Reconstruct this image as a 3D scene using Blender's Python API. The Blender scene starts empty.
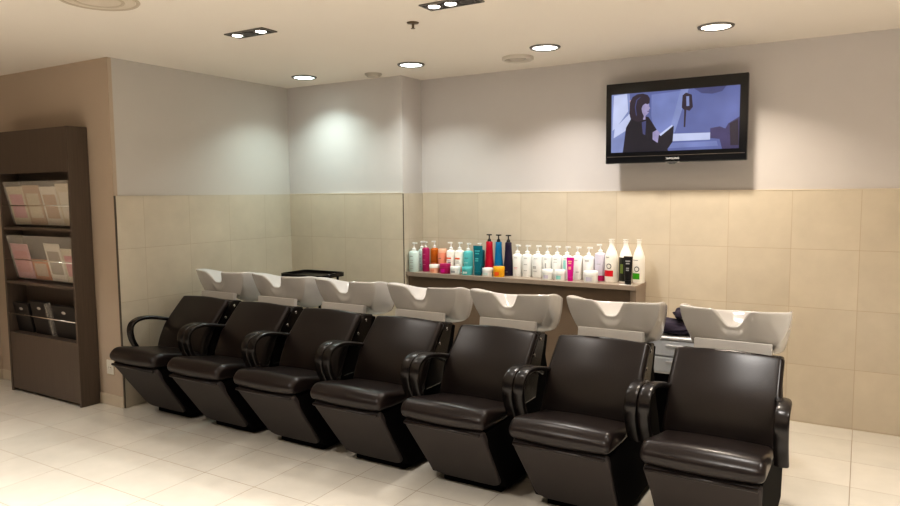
import bpy, bmesh, math, random
from mathutils import Vector, Matrix, Euler
random.seed(7)
S = bpy.context.scene
COL = S.collection
PI = math.pi

# ------------------------------------------------------------------ materials
def srgb(r, g, b):
    f = lambda c: (c/12.92 if c <= 0.04045 else ((c+0.055)/1.055)**2.4)
    return tuple(f(v/255.0) for v in (r, g, b))

def mat(name, col, rough=0.5, metal=0.0, noise=0.0, nscale=20.0, bump=0.0, bscale=200.0, coat=0.0, alpha=1.0, emit=None, estr=0.0, spec=0.5, sss=0.0):
    m = bpy.data.materials.new(name); m.use_nodes = True
    nt = m.node_tree; b = nt.nodes['Principled BSDF']
    b.inputs['Base Color'].default_value = (*col, 1)
    b.inputs['Roughness'].default_value = rough
    b.inputs['Metallic'].default_value = metal
    b.inputs['Specular IOR Level'].default_value = spec
    b.inputs['Coat Weight'].default_value = coat
    b.inputs['Coat Roughness'].default_value = 0.08
    b.inputs['Alpha'].default_value = alpha
    if emit:
        b.inputs['Emission Color'].default_value = (*emit, 1); b.inputs['Emission Strength'].default_value = estr
    tc = nt.nodes.new('ShaderNodeTexCoord')
    if noise:
        n = nt.nodes.new('ShaderNodeTexNoise'); n.inputs['Scale'].default_value = nscale; n.inputs['Detail'].default_value = 4
        nt.links.new(tc.outputs['Object'], n.inputs['Vector'])
        mx = nt.nodes.new('ShaderNodeMix'); mx.data_type = 'RGBA'
        mx.inputs[6].default_value = (*[c*(1-noise) for c in col], 1)
        mx.inputs[7].default_value = (*[min(1, c*(1+noise)) for c in col], 1)
        nt.links.new(n.outputs['Fac'], mx.inputs[0]); nt.links.new(mx.outputs[2], b.inputs['Base Color'])
    if bump:
        n2 = nt.nodes.new('ShaderNodeTexNoise'); n2.inputs['Scale'].default_value = bscale; n2.inputs['Detail'].default_value = 3
        nt.links.new(tc.outputs['Object'], n2.inputs['Vector'])
        bp = nt.nodes.new('ShaderNodeBump'); bp.inputs['Strength'].default_value = bump; bp.inputs['Distance'].default_value = 0.002
        nt.links.new(n2.outputs['Fac'], bp.inputs['Height']); nt.links.new(bp.outputs['Normal'], b.inputs['Normal'])
    return m

def tile_mat(name, axes, size, off, col, grout, rough, gw=0.003, tint=0.05, bump=0.3, veins=0.06, spec=0.5):
    """square ceramic tiles laid on a grid in the object's own coordinates"""
    m = bpy.data.materials.new(name); m.use_nodes = True
    nt = m.node_tree; b = nt.nodes['Principled BSDF']; N = nt.nodes.new; L = nt.links.new
    tc = N('ShaderNodeTexCoord'); sep = N('ShaderNodeSeparateXYZ'); L(tc.outputs['Object'], sep.inputs[0])
    def M(op, a, bb=None):
        n = N('ShaderNodeMath'); n.operation = op
        for i, v in enumerate((a, bb)):
            if v is None: continue
            if isinstance(v, (int, float)): n.inputs[i].default_value = v
            else: L(v, n.inputs[i])
        return n.outputs[0]
    masks = []; ids = []
    for k in (0, 1):
        u = M('DIVIDE', M('SUBTRACT', sep.outputs[axes[k]], off[k]), size[k])
        fl = M('FLOOR', u); fr = M('SUBTRACT', u, fl)
        d = M('MULTIPLY', M('MINIMUM', fr, M('SUBTRACT', 1.0, fr)), size[k])
        mr = N('ShaderNodeMapRange'); mr.inputs[1].default_value = gw*0.35; mr.inputs[2].default_value = gw*0.8
        mr.inputs[3].default_value = 1; mr.inputs[4].default_value = 0
        L(d, mr.inputs[0]); masks.append(mr.outputs[0]); ids.append(fl)
    g = M('MAXIMUM', masks[0], masks[1])
    cmb = N('ShaderNodeCombineXYZ'); L(ids[0], cmb.inputs[0]); L(ids[1], cmb.inputs[1])
    wn = N('ShaderNodeTexWhiteNoise'); wn.noise_dimensions = '2D'; L(cmb.outputs[0], wn.inputs['Vector'])
    ns = N('ShaderNodeTexNoise'); ns.inputs['Scale'].default_value = 5; ns.inputs['Detail'].default_value = 6; ns.inputs['Roughness'].default_value = 0.6
    ad = N('ShaderNodeVectorMath'); ad.operation = 'MULTIPLY_ADD'; ad.inputs[1].default_value = (3.7, 2.9, 1.3)
    L(cmb.outputs[0], ad.inputs[0]); L(tc.outputs['Object'], ad.inputs[2]); L(ad.outputs[0], ns.inputs['Vector'])
    val = M('ADD', M('MULTIPLY', M('SUBTRACT', wn.outputs['Value'], 0.5), tint*2), M('MULTIPLY', M('SUBTRACT', ns.outputs['Fac'], 0.5), veins*4))
    val = M('ADD', val, 1.0)
    mul = N('ShaderNodeVectorMath'); mul.operation = 'SCALE'; mul.inputs[0].default_value = col; L(val, mul.inputs['Scale'])
    mx = N('ShaderNodeMix'); mx.data_type = 'RGBA'; L(g, mx.inputs[0]); L(mul.outputs[0], mx.inputs[6]); mx.inputs[7].default_value = (*grout, 1)
    L(mx.outputs[2], b.inputs['Base Color'])
    rr = N('ShaderNodeMix'); rr.data_type = 'FLOAT'; L(g, rr.inputs[0]); rr.inputs[2].default_value = rough; rr.inputs[3].default_value = 0.8
    L(rr.outputs[0], b.inputs['Roughness'])
    b.inputs['Specular IOR Level'].default_value = spec
    bp = N('ShaderNodeBump'); bp.inputs['Strength'].default_value = bump; bp.inputs['Distance'].default_value = 0.0015
    L(M('SUBTRACT', 1.0, g), bp.inputs['Height']); L(bp.outputs['Normal'], b.inputs['Normal'])
    return m

def wood_mat(name, col, rough=0.45):
    m = bpy.data.materials.new(name); m.use_nodes = True
    nt = m.node_tree; b = nt.nodes['Principled BSDF']; N = nt.nodes.new; L = nt.links.new
    tc = N('ShaderNodeTexCoord'); mp = N('ShaderNodeMapping'); mp.inputs['Scale'].default_value = (60, 60, 1.5)
    L(tc.outputs['Object'], mp.inputs[0]); n = N('ShaderNodeTexNoise'); n.inputs['Scale'].default_value = 2; n.inputs['Detail'].default_value = 5
    L(mp.outputs[0], n.inputs['Vector'])
    mx = N('ShaderNodeMix'); mx.data_type = 'RGBA'; L(n.outputs['Fac'], mx.inputs[0])
    mx.inputs[6].default_value = (*[c*0.72 for c in col], 1); mx.inputs[7].default_value = (*[c*1.25 for c in col], 1)
    L(mx.outputs[2], b.inputs['Base Color']); b.inputs['Roughness'].default_value = rough
    return m

M_ = {}
M_['paint'] = mat('wall_paint', (0.575, 0.54, 0.52), 0.75, noise=0.03, nscale=3, bump=0.08, bscale=300)
M_['paint_side'] = mat('side_wall_paint', (0.56, 0.53, 0.495), 0.75, noise=0.03, nscale=3, bump=0.08, bscale=300)
M_['paint_warm_dim'] = mat('warm_dim_light_paint', (0.50, 0.405, 0.315), 0.75, noise=0.03, nscale=3, bump=0.08, bscale=300)  # wall paint with the left corner's warm, dim light put into its colour
M_['ceil'] = mat('ceiling_paint', (0.76, 0.70, 0.625), 0.85, noise=0.02, nscale=2)
M_['floor'] = tile_mat('floor_tiles', (0, 1), (0.4, 0.4), (-0.005, 0.181), (0.565, 0.525, 0.455), (0.25, 0.20, 0.15), 0.25, 0.0036, 0.035, 0.25, 0.05)
M_['tile_x'] = tile_mat('wall_tiles_rear', (0, 2), (0.404, 0.397), (-0.008, 0.007), (0.60, 0.525, 0.415), (0.46, 0.365, 0.255), 0.22, 0.003, 0.03, 0.25, 0.06)
M_['tile_y'] = tile_mat('wall_tiles_side', (1, 2), (0.415, 0.397), (3.333, 0.007), (0.56, 0.50, 0.405), (0.42, 0.35, 0.26), 0.25, 0.003, 0.03, 0.25, 0.06)
M_['tile_edge'] = mat('tile_edge', (0.70, 0.62, 0.50), 0.4)
M_['seam'] = mat('tile_seam_dark', (0.10, 0.08, 0.06), 0.6)
M_['base'] = mat('baseboard_tile', (0.58, 0.50, 0.39), 0.4, noise=0.06, nscale=8)
M_['leather'] = mat('brown_black_leather', (0.0145, 0.0100, 0.0092), 0.29, noise=0.15, nscale=14, bump=0.12, bscale=140, spec=0.33)
M_['leather_matte'] = mat('leather_matte_panel', (0.034, 0.0275, 0.026), 0.55, noise=0.06, nscale=9, bump=0.06, bscale=300, spec=0.25)
M_['black'] = mat('black_body', (0.0035, 0.003, 0.003), 0.7, noise=0.1, nscale=10, spec=0.04)
M_['arm'] = mat('black_arm_pad', (0.010, 0.0075, 0.007), 0.27, noise=0.1, nscale=20, spec=0.38)
M_['ceramic'] = mat('white_ceramic', (0.56, 0.54, 0.52), 0.14, noise=0.015, nscale=4, coat=0.3)
M_['neckplate'] = mat('pale_grey_plate', (0.64, 0.62, 0.60), 0.4, noise=0.02, nscale=6)
M_['steel'] = mat('steel', (0.62, 0.60, 0.57), 0.25, 1.0, noise=0.04, nscale=40)
M_['chrome'] = mat('chrome', (0.8, 0.78, 0.75), 0.12, 1.0, noise=0.03, nscale=40)
M_['wood'] = wood_mat('dark_brown_laminate', (0.098, 0.072, 0.054))
M_['counter_top'] = mat('taupe_laminate_lit', (0.30, 0.24, 0.19), 0.35, noise=0.05, nscale=20)
M_['counter_front_shaded'] = mat('taupe_laminate_shaded', (0.16, 0.115, 0.08), 0.45, noise=0.06, nscale=10)  # same laminate darkened: shade below the worktop put into its colour
M_['acrylic'] = mat('hazy_acrylic', (0.86, 0.80, 0.72), 0.2, noise=0.05, nscale=6, alpha=0.21)
M_['tvblack'] = mat('gloss_black', (0.006, 0.006, 0.007), 0.12, noise=0.05, nscale=5)
M_['white_plastic'] = mat('white_plastic', (0.86, 0.86, 0.88), 0.35, noise=0.02, nscale=9)
M_['clear_drawer'] = mat('milky_drawer_plastic', (0.80, 0.84, 0.90), 0.3, noise=0.05, nscale=12)
M_['towel'] = mat('dark_purple_towel', (0.016, 0.010, 0.024), 0.95, noise=0.3, nscale=30, bump=0.8, bscale=220)
M_['socket'] = mat('socket_plastic', (0.72, 0.68, 0.60), 0.4, noise=0.02, nscale=20)

# ------------------------------------------------------------------ helpers
def obj(name, bm, m, parent=None, smooth=False, subsurf=0, bevel=0.0, bseg=2, autos=None):
    bmesh.ops.recalc_face_normals(bm, faces=bm.faces[:])
    me = bpy.data.meshes.new(name); bm.to_mesh(me); bm.free()
    for mm in (m if isinstance(m, (list, tuple)) else [m]): me.materials.append(mm)
    if smooth: me.polygons.foreach_set('use_smooth', [True]*len(me.polygons))
    o = bpy.data.objects.new(name, me); COL.objects.link(o)
    if parent: o.parent = parent
    if bevel:
        md = o.modifiers.new('bev', 'BEVEL'); md.width = bevel; md.segments = bseg; md.limit_method = 'ANGLE'; md.angle_limit = math.radians(35)
    if subsurf:
        md = o.modifiers.new('sub', 'SUBSURF'); md.levels = subsurf; md.render_levels = subsurf
    if autos is not None:
        me.polygons.foreach_set('use_smooth', [True]*len(me.polygons))
        me.set_sharp_from_angle(angle=math.radians(autos))
    return o

def tag(o, label=None, cat=None, group=None, kind=None):
    if label: o['label'] = label
    if cat: o['category'] = cat
    if group: o['group'] = group
    if kind: o['kind'] = kind
    return o

def empty(name, loc, rz=0.0):
    o = bpy.data.objects.new(name, None); COL.objects.link(o); o.location = loc; o.rotation_euler = (0, 0, rz)
    o.empty_display_size = 0.1
    return o

def copy_tree(o, parent=None):
    c = o.copy(); COL.objects.link(c)
    if parent: c.parent = parent
    for ch in list(o.children):
        copy_tree(ch, c)
    return c

def box(bm, x0, x1, y0, y1, z0, z1, mi=0, mtx=None):
    v = [bm.verts.new((x, y, z)) for x in (x0, x1) for y in (y0, y1) for z in (z0, z1)]
    if mtx is not None:
        for q in v: q.co = mtx @ q.co
    for f in ((0, 1, 3, 2), (4, 6, 7, 5), (0, 4, 5, 1), (2, 3, 7, 6), (0, 2, 6, 4), (1, 5, 7, 3)):
        fc = bm.faces.new([v[i] for i in f]); fc.material_index = mi
    return v

def B(*a, **k):
    bm = bmesh.new(); box(bm, *a, **k); return bm

def lathe(bm, prof, seg=24, cx=0, cy=0, cz=0, sx=1.0, sy=1.0, mi=0, caps=True):
    rings = []
    for r, z in prof:
        rings.append([bm.verts.new((cx+sx*r*math.cos(2*PI*i/seg), cy+sy*r*math.sin(2*PI*i/seg), cz+z)) for i in range(seg)])
    for a, b in zip(rings, rings[1:]):
        for i in range(seg):
            f = bm.faces.new((a[i], a[(i+1) % seg], b[(i+1) % seg], b[i])); f.material_index = mi
    if caps:
        if prof[0][0] > 1e-6: bm.faces.new(list(reversed(rings[0]))).material_index = mi
        if prof[-1][0] > 1e-6: bm.faces.new(rings[-1]).material_index = mi
    return bm

def LA(prof, **k):
    bm = bmesh.new(); lathe(bm, prof, **k); return bm

def tube(bm, pts, r, seg=10, mi=0):
    pts = [Vector(p) for p in pts]; rings = []
    for i, p in enumerate(pts):
        d = (pts[min(i+1, len(pts)-1)]-pts[max(i-1, 0)]).normalized()
        up = Vector((0, 0, 1)) if abs(d.z) < 0.95 else Vector((1, 0, 0))
        a = d.cross(up).normalized(); b = d.cross(a).normalized()
        rings.append([bm.verts.new(p + r*(a*math.cos(2*PI*k/seg)+b*math.sin(2*PI*k/seg))) for k in range(seg)])
    for a, b in zip(rings, rings[1:]):
        for k in range(seg): bm.faces.new((a[k], a[(k+1) % seg], b[(k+1) % seg], b[k])).material_index = mi
    bm.faces.new(list(reversed(rings[0]))); bm.faces.new(rings[-1])
    return bm

def smoothpts(pts, n=6, closed=False):
    """Catmull-Rom through 2D/3D points"""
    P = [Vector(p) for p in pts]; out = []; N = len(P)
    rng = range(N) if closed else range(N-1)
    for i in rng:
        if closed: a, b, c, d = P[(i-1) % N], P[i], P[(i+1) % N], P[(i+2) % N]
        else: a, b, c, d = P[max(i-1, 0)], P[i], P[i+1], P[min(i+2, N-1)]
        for k in range(n):
            t = k/n
            out.append(0.5*((2*b)+(c-a)*t+(2*a-5*b+4*c-d)*t*t+(3*b-a-3*c+d)*t**3))
    if not closed: out.append(P[-1])
    return out

def prism_yz(bm, prof, x0, x1, mi=0):
    a = [bm.verts.new((x0, p[0], p[1])) for p in prof]; b = [bm.verts.new((x1, p[0], p[1])) for p in prof]
    n = len(prof)
    bm.faces.new(a).material_index = mi; bm.faces.new(list(reversed(b))).material_index = mi
    for i in range(n): bm.faces.new((a[i], b[i], b[(i+1) % n], a[(i+1) % n])).material_index = mi
    return bm

def pillow(prof, hw, er, ns=7, bulge=0.0, wfun=None):
    """closed (y,z) profile lofted across x, its ends rounded by insetting the profile: an upholstered pad"""
    P = smoothpts([(p[0], p[1], 0) for p in prof], 3, True); n = len(P)
    area = sum(P[i].x*P[(i+1) % n].y-P[(i+1) % n].x*P[i].y for i in range(n))
    sg = 1 if area > 0 else -1
    nor = []
    for i in range(n):
        d = (P[(i+1) % n]-P[i-1]).normalized(); nor.append(Vector((-d.y, d.x, 0))*sg)   # inward
    st = []
    for k in range(ns+1):
        t = k/ns*PI/2
        st.append((hw-er+er*math.sin(t), er*(1-math.cos(t))))
    xs = [(-x, i) for x, i in reversed(st)] + [(x, i) for x, i in st]
    mid = [(-hw*0.5, -bulge*0.6), (0, -bulge), (hw*0.5, -bulge*0.6)]
    k = len(st); xs = xs[:k] + mid + xs[k:]
    bm = bmesh.new(); rings = []
    for x, ins in xs:
        ring = []
        for p, nn in zip(P, nor):
            q = p+nn*ins
            w = wfun(q.x, q.y) if wfun else 1.0
            ring.append(bm.verts.new((x*w, q.x, q.y)))
        rings.append(ring)
    for a, b in zip(rings, rings[1:]):
        for i in range(n): bm.faces.new((a[i], a[(i+1) % n], b[(i+1) % n], b[i]))
    bm.faces.new(rings[0]); bm.faces.new(list(reversed(rings[-1])))
    return bm

def lerp(a, b, t): return a+(b-a)*t
def sstep(a, b, x):
    t = max(0.0, min(1.0, (x-a)/(b-a))); return t*t*(3-2*t)

def struct(name, bm, m, parent=None, **k):
    o = obj(name, bm, m, parent, **k)
    if not parent: o['kind'] = 'structure'
    return o

# ------------------------------------------------------------------ the room
ZC = 2.595; YB = 5.216; YP = 4.909; XL = -4.715; XP = -3.40; ZT = 1.595; YS = 3.10
struct('floor', B(-8.0, 4.5, -3.0, 5.6, -0.1, 0.0), M_['floor'])
struct('ceiling', B(-8.0, 4.5, -3.0, 5.6, ZC, ZC+0.1), M_['ceil'])
TH = 0.012
def slab_tiles(parent, x0, x1, y0, y1, m):
    return struct('tile_wainscot', B(x0, x1, y0, y1, 0.0, ZT), m, parent)
w = struct('wall_back', B(XP-TH, 4.5, YB+TH, 5.5, 0, ZC), M_['paint'])
slab_tiles(w, XP-TH, 4.5, YB, YB+TH, M_['tile_x'])
struct('tile_edge_strip', B(XP, 4.5, YB-0.002, YB+TH, ZT, ZT+0.006), M_['tile_edge'], w)
w = struct('wall_back_left', B(XL-0.02, XP-TH, YP+TH, 5.5, 0, ZC), M_['paint'])
slab_tiles(w, XL, XP, YP, YP+TH, M_['tile_x'])
slab_tiles(w, XP-TH, XP, YP+TH, YB, M_['tile_y'])
struct('tile_edge_strip', B(XL, XP+0.002, YP-0.002, YP+TH, ZT, ZT+0.006), M_['tile_edge'], w)
struct('tile_corner_seam', B(XP-0.006, XP+0.0015, YP-0.0015, YP+0.004, 0, ZT), M_['seam'], w)
struct('wall_front_left', B(-8.0, XL-TH, YS, YS+.03, 0, ZC), M_['paint_warm_dim'])
w = struct('wall_left', B(-8.0, XL-TH+.0002, YS+.03, 5.5, 0, ZC), M_['paint_side'])
slab_tiles(w, XL-TH, XL, YS+0.006, YP, M_['tile_y'])
struct('tile_corner_seam', B(XL-TH-0.003, XL+0.001, YS-0.001, YS+0.006, 0, ZT), M_['seam'], w)
struct('wall_far_left', B(-6.8, -6.45, -3.0, YS, 0, ZC), M_['paint_warm_dim'])
struct('wall_right', B(4.3, 4.5, -3.0, YB, 0, ZC), M_['paint'])
struct('baseboard_left', B(-6.45, XL-TH+0.004, YS-0.010, YS, 0, 0.085), M_['base'], bevel=0.002)
struct('baseboard_far_left', B(-6.45, -6.44, -3.0, YS-0.010, 0, 0.085), M_['base'])

# ------------------------------------------------------------------ shampoo chair
YR = 3.3       # the chair's own origin lies under its middle
def loc(prof): return [(p[0]-YR, p[1]) for p in prof]

def rim_outline(n=132):
    pts = [(0, 0.034), (0.030, 0.031), (0.054, 0.020), (0.074, -0.002), (0.094, -0.019), (0.122, -0.018), (0.18, -0.002), (0.235, 0.020), (0.257, 0.032), (0.262, 0.048), (0.262, 0.10), (0.258, 0.18), (0.250, 0.25), (0.234, 0.32), (0.200, 0.385), (0.140, 0.437), (0.072, 0.462), (0, 0.470)]
    pts = pts + [(-x, y) for x, y in reversed(pts[1:-1])]
    P = [Vector((x, y, 0)) for x, y in pts]
    P.append(P[0])
    Ls = [0]
    for a, b in zip(P, P[1:]): Ls.append(Ls[-1]+(b-a).length)
    out = []
    for k in range(n):
        s = Ls[-1]*k/n; i = 0
        while Ls[i+1] < s-1e-9: i += 1
        t = (s-Ls[i])/(Ls[i+1]-Ls[i]); out.append(P[i].lerp(P[i+1], t))
    return out

def make_basin(parent):
    y0 = 3.60-YR
    O = rim_outline(); cen = Vector((0, 0.25, 0))
    def zr(p):
        z = lerp(1.012, 0.935, sstep(0.05, 0.47, p.y))
        if p.y < 0.10 and abs(p.x) < 0.12:
            z -= 0.088*(1-sstep(0.020, 0.096, abs(p.x)))
        return z
    def ins(p, d):
        v = p-cen; return cen+v*(1-d/max(v.length, 0.01))
    bm = bmesh.new(); rings = []
    def ring(f): rings.append([bm.verts.new(f(p)) for p in O])
    def low(p, sf, sb, zf, zb, yf=0.052, yk=0.90):
        b = sstep(0.05, 0.26, p.y) if abs(p.x) > 0.11 or p.y > 0.1 else 0.0
        y = lerp(yf+0.010*(abs(p.x)/0.2)**2, p.y*yk+0.02, b)
        return Vector((p.x*lerp(sf, sb, b), y0+y, lerp(zf, zb, b)))
    ring(lambda p: low(p, 0.45, 0.50, 0.810, 0.745, 0.12, 0.70))
    ring(lambda p: low(p, 0.715, 0.84, 0.826, 0.765))
    ring(lambda p: low(p, 0.745, 0.88, 0.838, 0.780))
    def mid(t):
        def f(p):
            l = low(p, 0.745, 0.88, 0.838, 0.780); h = Vector((p.x, y0+p.y, zr(p)-0.008))
            q = l.lerp(h, t); bt = math.sin(t*PI/2)**0.75
            q.x = lerp(l.x, h.x, bt); q.y = lerp(l.y, h.y, t**1.5 if p.y < 0.1 else bt)-(0.012*math.sin(PI*min(1, t*1.4))*(1-sstep(0.03, 0.10, abs(p.x))) if p.y < 0.1 else 0)
            return q
        return f
    for t in (0.2, 0.4, 0.6, 0.8, 0.93, 1.0): ring(mid(t))
    ring(lambda p: (ins(p, 0.003).x, y0+ins(p, 0.003).y, zr(p)-0.002))
    ring(lambda p: (ins(p, 0.009).x, y0+ins(p, 0.009).y, zr(p)))
    ring(lambda p: (ins(p, 0.016).x, y0+ins(p, 0.016).y, zr(p)-0.004))
    def bowl(k, rx, ry, z):
        def f(p):
            v = (p-cen); a = math.atan2(v.y, v.x); e = Vector((rx*math.cos(a), ry*math.sin(a), 0))+cen
            q = ins(p, 0.024).lerp(e, k)
            return (q.x, y0+q.y, lerp(zr(p)-0.02, z, k))
        return f
    ring(bowl(0.25, 0.16, 0.15, 0.85)); ring(bowl(0.7, 0.16, 0.15, 0.85)); ring(bowl(1.0, 0.14, 0.13, 0.835)); ring(bowl(1.0, 0.06, 0.055, 0.822))
    n = len(O)
    for a, b in zip(rings, rings[1:]):
        for i in range(n): bm.faces.new((a[i], a[(i+1) % n], b[(i+1) % n], b[i]))
    bm.faces.new(rings[0]); bm.faces.new(rings[-1])
    o = obj('basin', bm, M_['ceramic'], parent, smooth=True, subsurf=1)
    o['label'] = 'white ceramic wash basin with a neck notch'
    dr = LA([(0.0, 0.0), (0.022, 0.0), (0.024, 0.003), (0.016, 0.005), (0.0, 0.004)], cx=0, cy=y0+0.25, cz=0.822, seg=20)
    obj('drain', dr, M_['chrome'], o, smooth=True)
    return o

def make_chair():
    root = empty('shampoo_chair', (0, YR, 0))
    # black body, plinth
    body = loc([(2.915, 0.42), (2.93, 0.36), (3.15, 0.055), (3.18, 0.040), (3.76, 0.040), (3.82, 0.26), (3.72, 0.48), (3.66, 0.66), (3.69, 0.77), (3.62, 0.79), (3.50, 0.60), (3.30, 0.43)])
    obj('body', prism_yz(bmesh.new(), body, -0.232, 0.232), M_['black'], root, bevel=0.008)
    obj('plinth', B(-0.18, 0.18, 3.19-YR, 3.74-YR, 0.0, 0.041), M_['black'], root, bevel=0.005)
    # leg rest panel: a tapered board with round lower corners, leaning back towards the floor
    bm = bmesh.new()
    top, bot = Vector((0, 2.872-YR, 0.420)), Vector((0, 3.135-YR, 0.050))
    dn = (bot-top); Ln = dn.length; dn.normalize(); nn = Vector((0, -dn.z, dn.y)); nn = -nn if nn.y > 0 else nn
    outl = [(-0.235, 0.02), (-0.228, 0.004), (-0.21, 0), (0.21, 0), (0.228, 0.004), (0.235, 0.02)]
    r = 0.065; wb = 0.215
    for k in range(7):
        a = k/6*PI/2; outl.append((wb-r+r*math.cos(a), Ln-r+r*math.sin(a)))
    for k in range(7):
        a = PI/2+k/6*PI/2; outl.append((-wb+r+r*math.cos(a), Ln-r+r*math.sin(a)))
    f = [bm.verts.new(top+dn*v+Vector((u, 0, 0))) for u, v in outl]
    g = [bm.verts.new(top+dn*v+Vector((u, 0, 0))-nn*0.035) for u, v in outl]
    bm.faces.new(f); bm.faces.new(list(reversed(g))); m = len(outl)
    for i in range(m): bm.faces.new((f[i], f[(i+1) % m], g[(i+1) % m], g[i]))
    lr = obj('leg_rest', bm, M_['leather_matte'], root, bevel=0.010, bseg=3, autos=50)
    tube_pts = [(-0.222, 0.006), (0, 0.004), (0.222, 0.006)]
    bm = bmesh.new(); tube(bm, [(x, top.y-0.003, top.z-0.004) for x, _ in tube_pts], 0.009, 10)
    obj('piping', bm, M_['leather'], lr, smooth=True)
    # seat cushion
    seat = loc([(2.880, 0.438), (2.856, 0.458), (2.853, 0.487), (2.872, 0.513), (2.905, 0.531), (2.96, 0.527), (3.06, 0.506), (3.16, 0.487), (3.27, 0.470), (3.31, 0.452), (3.30, 0.425), (3.10, 0.425), (2.95, 0.432)])
    s = obj('seat', pillow(seat, 0.248, 0.034, bulge=0.008, wfun=lambda y, z: 1.0-0.03*sstep(-0.25, 0.0, y)), M_['leather'], root, smooth=True, subsurf=1)
    # raised seams along the rolled front edge
    for dz, yy in ((0.497, 2.856), (0.521, 2.884)):
        bm = bmesh.new(); pts = [(x, yy-YR-0.0005+0.026*(abs(x)/0.24)**7, dz-0.01*(abs(x)/0.24)**7) for x in [(-0.225+0.05*i) for i in range(10)]]
        tube(bm, pts, 0.0035, 8); obj('seam', bm, M_['leather'], s, smooth=True)
    # backrest pad and the shell behind it
    back = loc([(3.245, 0.445), (3.25, 0.50), (3.277, 0.575), (3.335, 0.655), (3.42, 0.745), (3.482, 0.808), (3.500, 0.819), (3.520, 0.812), (3.523, 0.795), (3.44, 0.69), (3.36, 0.59), (3.32, 0.52), (3.31, 0.45)])
    obj('backrest', pillow(back, 0.253, 0.026, bulge=0.012, wfun=lambda y, z: lerp(0.955, 1.0, 1-sstep(0.40, 0.60, z)) if z < 0.6 else lerp(1.0, 0.985, sstep(0.6, 0.83, z))), M_['leather'], root, smooth=True, subsurf=1)
    shell = loc([(3.33, 0.44), (3.345, 0.53), (3.40, 0.62), (3.53, 0.775), (3.55, 0.795), (3.585, 0.803), (3.655, 0.792), (3.62, 0.70), (3.54, 0.52), (3.52, 0.44)])
    sh = obj('back_shell', prism_yz(bmesh.new(), shell, -0.236, 0.236), M_['arm'], root, bevel=0.010)
    for sx in (-1, 1):
        for (y, z) in ((3.573, 0.765), (3.487, 0.690)):
            bm = LA([(0.0, 0.0), (0.011, 0.0), (0.010, 0.004), (0.004, 0.006), (0.0, 0.006)], seg=12)
            bmesh.ops.transform(bm, matrix=Matrix.Translation((sx*0.2355, y-YR, z)) @ Matrix.Rotation(sx*PI/2, 4, 'Y'), verts=bm.verts[:])
            obj('bolt', bm, M_['steel'], sh, smooth=True)
    # neck plate under the basin
    mt = Matrix.Translation((0, 3.632-YR, 0.812)) @ Matrix.Rotation(math.radians(-8), 4, 'X')
    obj('neck_plate', B(-0.182, 0.182, -0.016, 0.016, -0.030, 0.036, mtx=mt), M_['neckplate'], root, bevel=0.004)
    make_basin(root)
    # two arm loops of broad flat band
    path = [(3.56, 0.575), (3.47, 0.617), (3.36, 0.656), (3.23, 0.687), (3.14, 0.691), (3.08, 0.668), (3.058, 0.62), (3.068, 0.55), (3.100, 0.485), (3.13, 0.44)]
    C = smoothpts([(y-YR, z, 0) for y, z in path], 5)
    for sx in (-1, 1):
        bm = bmesh.new(); rings = []
        for i, p in enumerate(C):
            d = (C[min(i+1, len(C)-1)]-C[max(i-1, 0)]).normalized(); nrm = Vector((-d.y, d.x, 0))
            w = 0.030; t = 0.014; xo = 0.281-0.045*sstep(-0.15, 0.2, p.x)
            ring = []
            for (u, v) in [(-1, .55), (-.8, .95), (0, 1.05), (.8, .95), (1, .55), (1, -.55), (.8, -.95), (0, -1.0), (-.8, -.95), (-1, -.55)]:
                q = p+nrm*(v*t); ring.append(bm.verts.new((sx*xo+u*w, q.x, q.y)))
            rings.append(ring)
        n = len(rings[0])
        for a, b in zip(rings, rings[1:]):
            for i in range(n): bm.faces.new((a[i], a[(i+1) % n], b[(i+1) % n], b[i]))
        bm.faces.new(rings[0]); bm.faces.new(list(reversed(rings[-1])))
        a = obj('armrest', bm, M_['arm'], root, smooth=True, subsurf=1)
    return root

proto = make_chair()
ORD = ['leftmost of the row', 'second from the left in the row', 'third from the left in the row', 'fourth of seven, mid-row',
       'third from the right in the row', 'second from the right, left of the white trolley', 'rightmost of the row']
for i in range(7):
    c = proto if i == 0 else copy_tree(proto)
    c.location = (-4.267+0.622*i, YR, 0)
    tag(c, 'black leather shampoo chair with white basin, ' + ORD[i], 'chair', 'row of shampoo chairs')

# ------------------------------------------------------------------ back counter and what stands on it
ZK = 0.915; CX0, CX1, CY0, CY1 = XP+0.001, -1.385, 4.93, 5.205
k = empty('back_counter', (-2.39, 5.07, 0)); tag(k, 'long low taupe counter against the rear tiled wall, holding hair products', 'counter')
def KB(x0, x1, y0, y1, z0, z1): return B(x0+2.39, x1+2.39, y0-5.07, y1-5.07, z0, z1)
obj('worktop', KB(CX0, CX1, CY0, CY1, ZK-0.036, ZK), M_['counter_top'], k, bevel=0.002)
obj('front_panel', KB(CX0, CX1-0.05, CY0+0.045, CY0+0.065, 0.0, ZK-0.036), M_['counter_front_shaded'], k)
obj('end_panel', KB(CX1-0.05, CX1-0.004, CY0+0.02, CY1, 0.0, ZK-0.036), M_['counter_top'], k, bevel=0.002)

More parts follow.
